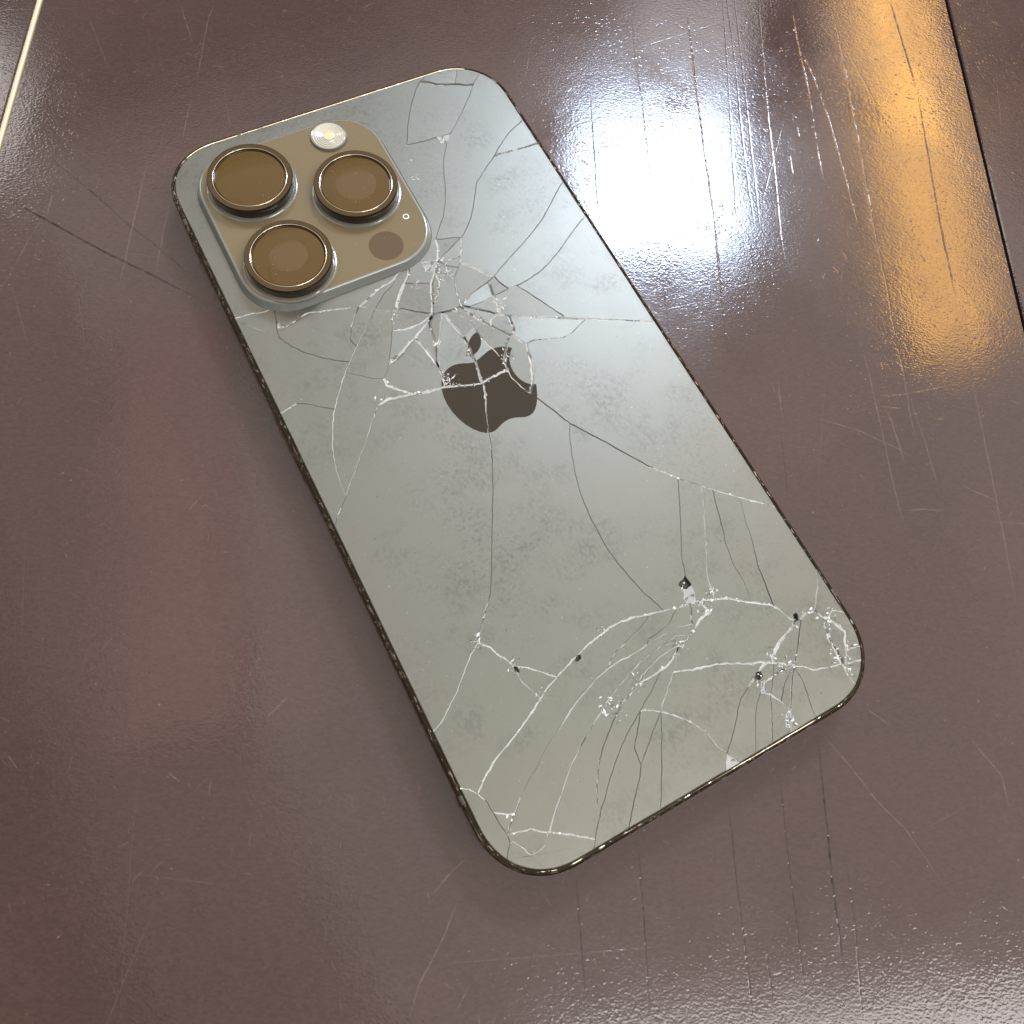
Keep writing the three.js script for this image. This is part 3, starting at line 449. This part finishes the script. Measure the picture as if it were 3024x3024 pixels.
for (const l of star.values()) l.sort((x, y) => x.ang - y.ang);
const seen = new Set(), faces = [];
for (const [a, l] of star) for (const h of l) { if (seen.has(a + '>' + h.to)) continue; const vs = [], es = []; let u = a, k = h, guard = 0;
  while (!seen.has(u + '>' + k.to) && guard++ < 5000) { seen.add(u + '>' + k.to); vs.push(u); es.push(k.e); const nl = star.get(k.to), at = nl.findIndex((q) => q.to === u); u = k.to; k = nl[(at + nl.length - 1) % nl.length]; }
  let area = 0; for (let i = 0; i < vs.length; i++) { const p = verts[vs[i]], q = verts[vs[(i + 1) % vs.length]]; area += (p[0] * q[1] - p[1] * q[0]) / 2; }
  if (area > 0.02) faces.push({ vs, es, area }); }
// which faces belong to one shard: those parted only by the edge of the logo
const owner = new Map(); faces.forEach((f, i) => f.es.forEach((e) => { if (!owner.has(e)) owner.set(e, []); owner.get(e).push(i); }));
const root = faces.map((_, i) => i); const find = (i) => { while (root[i] !== i) i = root[i]; return i; };
for (const [e, o] of owner) if (e.st === 'l' && o.length === 2) root[find(o[0])] = find(o[1]);
const GTW = 1024, GTH = 2048;
const grime = dataTex(GTW, GTH, (d) => { const r = rng(31), sp = new Float32Array(GTW * GTH);
  for (let i = 0; i < 700; i++) { const x = r() * GTW, y = r() * GTH, R = 0.5 + 1.3 * r() * r() * r(), s = (r() < 0.75 ? 1 : -0.8) * (0.25 + 0.6 * r()); for (let jj = Math.floor(y - 4); jj < y + 4; jj++) for (let ii = Math.floor(x - 4); ii < x + 4; ii++) if (ii >= 0 && jj >= 0 && ii < GTW && jj < GTH && Math.hypot(ii - x, jj - y) < R + vnoise(ii, jj)) sp[jj * GTW + ii] = s; }
  for (let j = 0; j < GTH; j++) for (let i = 0; i < GTW; i++) { const o = j * GTW + i, patch = Math.max(0, fbm(i / 170 + 3, j / 170 + 8, 3) - 0.47) * 2.2, fleck = 0.12 + Math.max(0, fbm(i / 7, j / 5, 3) - 0.5) * 3.2; let m = 1 - patch * fleck * 0.22 - 1.5 * Math.max(0, fbm(i / 95 + 20, j / 70, 5) - 0.5) * Math.max(0, fbm(i / 6 + 5, j / 8, 3) - 0.3) + 0.05 * (vnoise(i / 2.2, j / 2.2) - 0.5);
    let R = 0.395 * m, G = 0.395 * m, B = 0.345 * m; const s = sp[o]; if (s > 0) { R += (0.7 - R) * s; G += (0.7 - G) * s; B += (0.66 - B) * s; } else if (s < 0) { R *= 1 + s * 0.7; G *= 1 + s * 0.7; B *= 1 + s * 0.7; }
    d[o * 4] = toS(R); d[o * 4 + 1] = toS(G); d[o * 4 + 2] = toS(B); d[o * 4 + 3] = 255; } }, true);
const frost = dataTex(512, 512, (d) => { for (let j = 0; j < 512; j++) for (let i = 0; i < 512; i++) { const o = (j * 512 + i) * 4, v = 0.5 * vnoise(i / 2.1, j / 2.1) + 0.5 * vnoise(i / 4.3, j / 4.3); d[o] = d[o + 1] = d[o + 2] = 255 * v; d[o + 3] = 255; } });
frost.repeat.set(4, 8);
const matte = new THREE.MeshPhysicalMaterial({ map: grime, metalness: 0.8, roughness: 0.41, ior: 1.5, bumpMap: frost, bumpScale: 0.000006 });
const mirror = new THREE.MeshPhysicalMaterial({ color: new THREE.Color().setRGB(0.07, 0.056, 0.038), roughness: 0.14, ior: 1.5 });
const crushed = new THREE.MeshPhysicalMaterial({ color: new THREE.Color().setRGB(0.90, 0.91, 0.88), roughness: 0.4, ior: 1.5 });
const gap = new THREE.MeshPhysicalMaterial({ color: new THREE.Color().setRGB(0.36, 0.36, 0.335), roughness: 0.2, ior: 1.5 });
const spall = new THREE.MeshPhysicalMaterial({ color: new THREE.Color().setRGB(0.72, 0.74, 0.72), roughness: 0.32, ior: 1.5 });
const backGlass = new THREE.Group(); backGlass.name = 'back_glass'; phone.add(backGlass);
const planes = new Map();
const webAt = [[6, 20, 12], [4, 12, 12], [30, -62, 13], [8, -42, 8]];
const salt = (a, b) => { let h = Math.imul(a * 374761393 + b * 668265263, 2246822519) >>> 0; h ^= h >>> 13; h = Math.imul(h, 3266489917) >>> 0; return (h >>> 8) / 16777216; };
let shardCount = 0;
faces.forEach((f, fi) => {
  const pts = f.vs.map((v) => verts[v]), v2 = pts.map((p) => new THREE.Vector2(p[0], p[1])), tri0 = THREE.ShapeUtils.triangulateShape(v2, []); if (!tri0.length) return;
  let big = null, ba = -1; for (const [a, b, c] of tri0) { const ar = Math.abs((v2[b].x - v2[a].x) * (v2[c].y - v2[a].y) - (v2[b].y - v2[a].y) * (v2[c].x - v2[a].x)); if (ar > ba) { ba = ar; big = [(v2[a].x + v2[b].x + v2[c].x) / 3, (v2[a].y + v2[b].y + v2[c].y) / 3]; } }
  if (inside(big, bumpLine)) return;
  const chip = chips.find((c) => inside(big, c.pts)); if (chip?.kind === 'hole') return;
  const isLogo = LOGO.some((l) => inside(big, l)), rt = find(fi);
  if (!planes.has(rt)) { let near = 0; for (const [x, y, s] of webAt) near = Math.max(near, Math.exp(-((big[0] - x) ** 2 + (big[1] - y) ** 2) / (2 * s * s))); const size = Math.sqrt(f.area), amp = (0.009 + 0.035 * near) * Math.min(1, 6 / size); planes.set(rt, { x: big[0], y: big[1], sx: (R1() - 0.5) * 2 * amp, sy: (R1() - 0.5) * 2 * amp, z: (R1() - 0.5) * 0.05 * near }); }
  const pl = planes.get(rt), drop = chip ? -0.1 : 0, zAt = (x, y) => GH + drop + pl.z + (chip ? 3 : 1) * ((x - pl.x) * pl.sx + (y - pl.y) * pl.sy);
  const n = pts.length, small = Math.min(1, 0.16 * Math.sqrt(f.area) / 0.2), ring = [], dist = [];
  const wid = f.es.map((e) => e.st === 'l' ? 0 : (e.st === 'd' ? 0.72 : e.st === 'w' ? 0.92 : e.st === 'm' && e.w >= 0.2 ? 1.5 : 1) * e.w * small);
  for (let i = 0; i < n; i++) {
    const a = pts[(i + n - 1) % n], b = pts[i], c = pts[(i + 1) % n], l1 = Math.hypot(b[0] - a[0], b[1] - a[1]) || 1, l2 = Math.hypot(c[0] - b[0], c[1] - b[1]) || 1;
    const n1 = [-(b[1] - a[1]) / l1, (b[0] - a[0]) / l1], n2 = [-(c[1] - b[1]) / l2, (c[0] - b[0]) / l2], e1 = f.es[(i + n - 1) % n], e2 = f.es[i], jit = 'eb'.includes(e2.st) ? 1 : 0.45 + 1.1 * salt(f.vs[i], fi + 3);
    const lim = 0.5 * Math.min(l1, l2), d1 = Math.min(lim, wid[(i + n - 1) % n] * jit), d2 = Math.min(lim, wid[i] * jit), den = n1[0] * n2[1] - n1[1] * n2[0]; let ox, oy;
    if (Math.abs(den) > 0.25) { ox = (d1 * n2[1] - d2 * n1[1]) / den; oy = (n1[0] * d2 - n2[0] * d1) / den; } else { const s = e1.st === 'l' || e2.st === 'l' ? Math.max(d1, d2) : (d1 + d2) / 2; ox = (n1[0] + n2[0]) * s / 2; oy = (n1[1] + n2[1]) * s / 2; }
    const L = Math.hypot(ox, oy), mx = 1.8 * Math.max(d1, d2, 1e-6); if (L > mx) { ox *= mx / L; oy *= mx / L; }
    ring.push(new THREE.Vector2(b[0] + ox, b[1] + oy)); dist.push(Math.max(d1, d2));
  }
  let area2 = 0; for (let i = 0; i < n; i++) { const p = ring[i], q = ring[(i + 1) % n]; area2 += (p.x * q.y - p.y * q.x) / 2; }
  if (area2 <= 0) ring.forEach((q, i) => q.set(pts[i][0] * 0.9 + big[0] * 0.1, pts[i][1] * 0.9 + big[1] * 0.1));
  const pos = [], uv = [], idx = [[], [], []], push = (x, y, z) => { pos.push(...P(x, y, z)); uv.push((x + 36) / 72, (y + 74) / 148); return pos.length / 3 - 1; };
  ring.forEach((q) => push(q.x, q.y, zAt(q.x, q.y)));
  if (chip) { const c = push(big[0] + (R1() - 0.5) * 0.3, big[1] + (R1() - 0.5) * 0.3, GH - 0.12 - 0.4 * R1()); for (let i = 0; i < n; i++) idx[i % 7 === 3 ? 2 : 0].push(i, (i + 1) % n, c); }
  else for (const t of tri0) idx[0].push(...t);
  const flatTop = idx[0].length;
  for (let i = 0; i < n; i++) {
    const e = f.es[i], j = (i + 1) % n; if (e.st === 'l' && !chip) continue;
    const deep = e.st === 'e' ? 0.14 : e.st === 'b' ? 0.2 : e.st === 'w' ? 0.06 + 0.45 * e.w : Math.min(0.4, 0.06 + 0.8 * e.w), A = ring[i], B = ring[j], p = pts[i], q = pts[j];
    const rim = (pt, d) => push(pt[0], pt[1], GH - d);
    const a = push(A.x, A.y, zAt(A.x, A.y)), b = push(B.x, B.y, zAt(B.x, B.y)), c = rim(q, deep), d2 = rim(p, deep);
    let m = 2; if (e.st === 'w') m = vnoise(f.vs[i] / 5, e.id * 1.7) < 0.86 ? 1 : 2; else if (e.st === 'm') m = salt(e.id, fi) < 0.72 !== vnoise(f.vs[i] / 6, e.id) > 0.78 ? 1 : 2; else if (e.st === 'x') m = 1; else if (e.st === 'e') m = 0;
    idx[m].push(a, d2, c, a, c, b);
    const g1 = rim(q, 0.72), g2 = rim(p, 0.72); idx[2].push(d2, g2, g1, d2, g1, c);
  }
  let g = new THREE.BufferGeometry(); g.setAttribute('position', new THREE.Float32BufferAttribute(pos, 3)); g.setAttribute('uv', new THREE.Float32BufferAttribute(uv, 2)); g.setIndex([...idx[0], ...idx[1], ...idx[2]]);
  const tot = [idx[0].length, idx[1].length, idx[2].length]; g.addGroup(0, tot[0], 0); if (tot[1]) g.addGroup(tot[0], tot[1], 1); if (tot[2]) g.addGroup(tot[0] + tot[1], tot[2], 2);
  const g2 = g.toNonIndexed(); g.groups.forEach((q) => g2.addGroup(q.start, q.count, q.materialIndex)); g2.computeVertexNormals();
  if (!chip) { const L = Math.hypot(pl.sx, pl.sy, 1), na = g2.attributes.normal; for (let i = 0; i < tot[0]; i++) if (i < flatTop) na.setXYZ(i, -pl.sx / L, 1 / L, pl.sy / L); }
  const m = part(isLogo ? 'logo_fragment' : chip ? 'glass_chip' : 'glass_shard', g2, [chip ? spall : isLogo ? mirror : matte, crushed, gap], backGlass); shardCount++;
});
console.log('faces', faces.length, 'built', shardCount, 'loose edges', loose.length, 'verts', verts.length);
// cracks that end inside a shard: a fine broken ridge
for (const id of new Set(loose.filter((e) => e.st !== 'l').map((e) => e.id))) {
  const gs = []; let st = 'd';
  for (const e of loose) { if (e.id !== id) continue; st = e.st; const a = verts[e.a], b = verts[e.b], L = Math.hypot(b[0] - a[0], b[1] - a[1]), nx = -(b[1] - a[1]) / L, ny = (b[0] - a[0]) / L, w = Math.max(0.05, e.w * 0.7), h = GH + 0.02, l = GH - 0.05;
    gs.push(geom([...P(a[0] + nx * w, a[1] + ny * w, l), ...P(b[0] + nx * w, b[1] + ny * w, l), ...P(b[0], b[1], h), ...P(a[0], a[1], h), ...P(b[0] - nx * w, b[1] - ny * w, l), ...P(a[0] - nx * w, a[1] - ny * w, l)], [0, 3, 2, 0, 2, 1, 3, 5, 4, 3, 4, 2]).toNonIndexed()); }
  const g = mergeGeometries(gs); g.computeVertexNormals(); part('crack_ridge', g, st === 'd' ? gap : crushed, backGlass);
}
// crumbs of glass caught in the wide cracks
{ const r = rng(99), lists = [[], [], []];
  for (const e of edges.values()) { if (!'wm'.includes(e.st) || e.w < 0.11) continue; const a = verts[e.a], b = verts[e.b], k = e.w * (e.st === 'w' ? 8 : 6);
    for (let q = r() * 1.2; q < k; q++) { const t = r(), s = 0.06 + 0.34 * r() * r() * (0.5 + 2 * e.w), g = r() < 0.5 ? new THREE.TetrahedronGeometry(s) : new THREE.OctahedronGeometry(s * 0.9);
      g.scale(1, 0.35 + 0.5 * r(), 0.6 + 0.8 * r()); g.rotateY(r() * 6.28); g.rotateX((r() - 0.5) * 1.2); const off = (r() - 0.5) * 2.6 * e.w, L = Math.hypot(b[0] - a[0], b[1] - a[1]) || 1; const x = a[0] + (b[0] - a[0]) * t - (b[1] - a[1]) / L * off, y = a[1] + (b[1] - a[1]) * t + (b[0] - a[0]) / L * off; g.translate(x, GH - 0.02 + s * 0.1, -y); g.scale(MM, MM, MM); const f = g.index ? g.toNonIndexed() : g; f.computeVertexNormals(); lists[r() < 0.5 ? 0 : r() < 0.55 ? 1 : 2].push(f); } }
  for (const [hx, hy, rad, count] of HUBS) for (let q = 0; q < count; q++) { const a = r() * 6.28, d = rad * Math.pow(r(), 0.8), s = 0.07 + 0.42 * r() * r(), g = r() < 0.5 ? new THREE.TetrahedronGeometry(s) : new THREE.OctahedronGeometry(s * 0.9); g.scale(1 + 1.6 * r() * r(), 0.25 + 0.3 * r(), 0.25 + 0.5 * r()); g.rotateY(r() * 6.28); g.rotateX((r() - 0.5) * 1.3); g.translate(hx + Math.cos(a) * d, GH + s * 0.12, -hy - Math.sin(a) * d); g.scale(MM, MM, MM); const f = g.index ? g.toNonIndexed() : g; f.computeVertexNormals(); lists[r() < 0.5 ? 0 : r() < 0.5 ? 1 : 2].push(f); }
  const clear = new THREE.MeshPhysicalMaterial({ color: 0xffffff, roughness: 0.03, transmission: 1, thickness: 0.001, ior: 1.5 });
  [crushed, gap, clear].forEach((m, i) => { if (lists[i].length) { const c = part('glass_crumbs', mergeGeometries(lists[i]), m, phone); c.userData.kind = 'stuff'; } });
  console.log('crumbs', lists.map((l) => l.length)); }

// ---- camera plateau
const clearTan = new THREE.MeshPhysicalMaterial({ color: new THREE.Color().setRGB(0.185, 0.148, 0.084), roughness: 0.1, ior: 1.32 });
const fineBump = rrect(bumpC[0], bumpC[1], bumpH, bumpH, 9.6, 26, 2.15, 1.2);
const PT = 9.45, pprof = [[-2.2, PT]]; pprof.push([-0.95, PT]); for (let i = 1; i <= 7; i++) { const a = 1.25 * i / 7; pprof.push([-0.95 + 0.5 * Math.sin(a), PT - 0.5 + 0.5 * Math.cos(a)]); } pprof.push([-0.2, 8.3], [-0.08, 8.05], [0.06, 7.86], [0.08, 7.2]);
const plateau = part('camera_plateau', mergeGeometries([sweep(fineBump, pprof.slice(0, 2)), cap(fineBump, -2.2, PT)]), clearTan, phone);
part('plateau_rim', sweep(fineBump, pprof.slice(1)), new THREE.MeshPhysicalMaterial({ color: new THREE.Color().setRGB(0.23, 0.25, 0.24), roughness: 0.1, clearcoat: 1, clearcoatRoughness: 0.05 }), plateau);
const lathe = (prof, seg = 64) => { const g = new THREE.LatheGeometry(prof.map(([r, h]) => new THREE.Vector2(r, h)), seg); g.scale(MM, MM, MM); return g; };
const ringMat = new THREE.MeshPhysicalMaterial({ color: new THREE.Color().setRGB(0.09, 0.065, 0.038), metalness: 1, roughness: 0.07 });
const trimMat = new THREE.MeshPhysicalMaterial({ color: new THREE.Color().setRGB(0.85, 0.74, 0.56), metalness: 1, roughness: 0.12 });
const wallMat = new THREE.MeshPhysicalMaterial({ color: new THREE.Color().setRGB(0.03, 0.024, 0.016), metalness: 0.5, roughness: 0.12 });
const collarMat = new THREE.MeshPhysicalMaterial({ color: new THREE.Color().setRGB(0.16, 0.155, 0.13), roughness: 0.2, clearcoat: 1, clearcoatRoughness: 0.05 });
const barrel = new THREE.MeshPhysicalMaterial({ color: new THREE.Color().setRGB(0.105, 0.065, 0.022), roughness: 0.05, ior: 1.27 });
const element = new THREE.MeshPhysicalMaterial({ color: new THREE.Color().setRGB(0.122, 0.076, 0.032), roughness: 0.12, ior: 1.33 });
for (const [x, y, inner] of [[-21.3, 58.8, 0], [-4.0, 49.75, 3.9], [-21.6, 39.8, 3.5]]) {
  const lens = new THREE.Group(); lens.name = numbered('camera_lens'); phone.add(lens); lens.position.set(...P(x, y, PT));
  part('collar', toCreasedNormals(lathe([[8.55, -0.02], [8.3, 0.04], [8.14, 0.14], [8.05, 0.3], [8.0, 0.42], [7.7, 0.44]]), 0.9), collarMat, lens);
  part('lens_ring', toCreasedNormals(lathe([[7.72, 0.3], [7.76, 1.9], [7.82, 2.05]]), 0.7), wallMat, lens);
  part('lens_bezel', toCreasedNormals(lathe([[7.82, 2.05], [7.84, 2.35], [7.72, 2.52], [7.5, 2.58], [7.0, 2.6], [6.86, 2.58], [6.74, 2.46], [6.68, 2.2], [6.66, 1.6], [6.6, 0.9]]), 0.45), ringMat, lens);
  part('lens_glass', lathe([[6.68, 2.05], [6.5, 2.13], [6.0, 2.19], [5, 2.25], [4, 2.29], [3, 2.32], [2, 2.34], [1, 2.352], [0.001, 2.355]]), barrel, lens);
  part('lens_trim', new THREE.TorusGeometry(6.74, 0.085, 8, 72).rotateX(Math.PI / 2).translate(0, 2.46, 0).scale(MM, MM, MM), trimMat, lens);
  part('lens_shroud', lathe([[6.7, 2.3], [6.42, 2.3], [6.36, 2.1]], 64), wallMat, lens);
  if (inner) part('lens_element', lathe([[inner, 2.2], [inner * 0.97, 2.31], [inner * 0.6, 2.352], [0.001, 2.368]], 48), element, lens);
}
{ const fl = new THREE.Group(); fl.name = 'flash'; phone.add(fl); fl.position.set(...P(-3.5, 64.1, PT));
  part('flash_ring', toCreasedNormals(lathe([[3.7, -0.02], [3.62, 0.2], [3.5, 0.5], [3.3, 0.56], [3.2, 0.5], [3.15, 0.2]]), 0.6), collarMat, fl);
  const white = new THREE.MeshPhysicalMaterial({ color: new THREE.Color().setRGB(0.54, 0.53, 0.44), roughness: 0.15, clearcoat: 1, clearcoatRoughness: 0.05 });
  const prof = [[3.2, 0.42]]; for (let i = 0; i < 6; i++) { const r0 = 3.1 - i * 0.42; prof.push([r0, 0.46], [r0 - 0.3, 0.30 + 0.02 * i], [r0 - 0.4, 0.44]); } prof.push([0.4, 0.5], [0.001, 0.52]);
  part('flash_lens', toCreasedNormals(lathe(prof), 0.3), white, fl);
  part('flash_phosphor', lathe([[1.15, 0.47], [1.05, 0.55], [0.5, 0.6], [0.001, 0.6]], 32), new THREE.MeshPhysicalMaterial({ color: new THREE.Color().setRGB(0.70, 0.62, 0.38), roughness: 0.3, clearcoat: 1 }), fl); }
part('depth_sensor', lathe([[3.25, 0], [3.22, 0.012], [0.001, 0.012]]), new THREE.MeshPhysicalMaterial({ color: new THREE.Color().setRGB(0.11, 0.075, 0.042), roughness: 0.1, ior: 1.35 }), phone).position.set(...P(-4.1, 36.35, PT));
part('microphone', toCreasedNormals(lathe([[0.62, 0.0], [0.55, 0.05], [0.42, 0.05], [0.34, -0.3], [0.001, -0.3]], 20), 0.5), crushed, phone).position.set(...P(2.1, 40.9, PT));

{ const r = rng(404), gs = [];                                // dust and fibres on the camera glass
  for (let i = 0; i < 110; i++) { const x = -30 + 34 * r(), y = 33 + 35 * r(); let h = PT + 0.02; for (const [lx, ly] of [[-21.3, 58.8], [-4.0, 49.75], [-21.6, 39.8]]) { const d = Math.hypot(x - lx, y - ly); if (d < 6.4) h = PT + 2.36; else if (d < 9) h = 0; } if (!h) continue; const g = new THREE.BoxGeometry(0.05 + 0.25 * r() * r() * r(), 0.02, 0.04 + 0.05 * r()).rotateY(r() * 3.14).translate(x, h, -y).scale(MM, MM, MM); gs.push(g); }
  const d = part('dust', mergeGeometries(gs), new THREE.MeshStandardMaterial({ color: new THREE.Color().setRGB(0.5, 0.45, 0.36), roughness: 0.9 }), phone); d.userData.kind = 'stuff'; }
renderer.render(scene, camera);
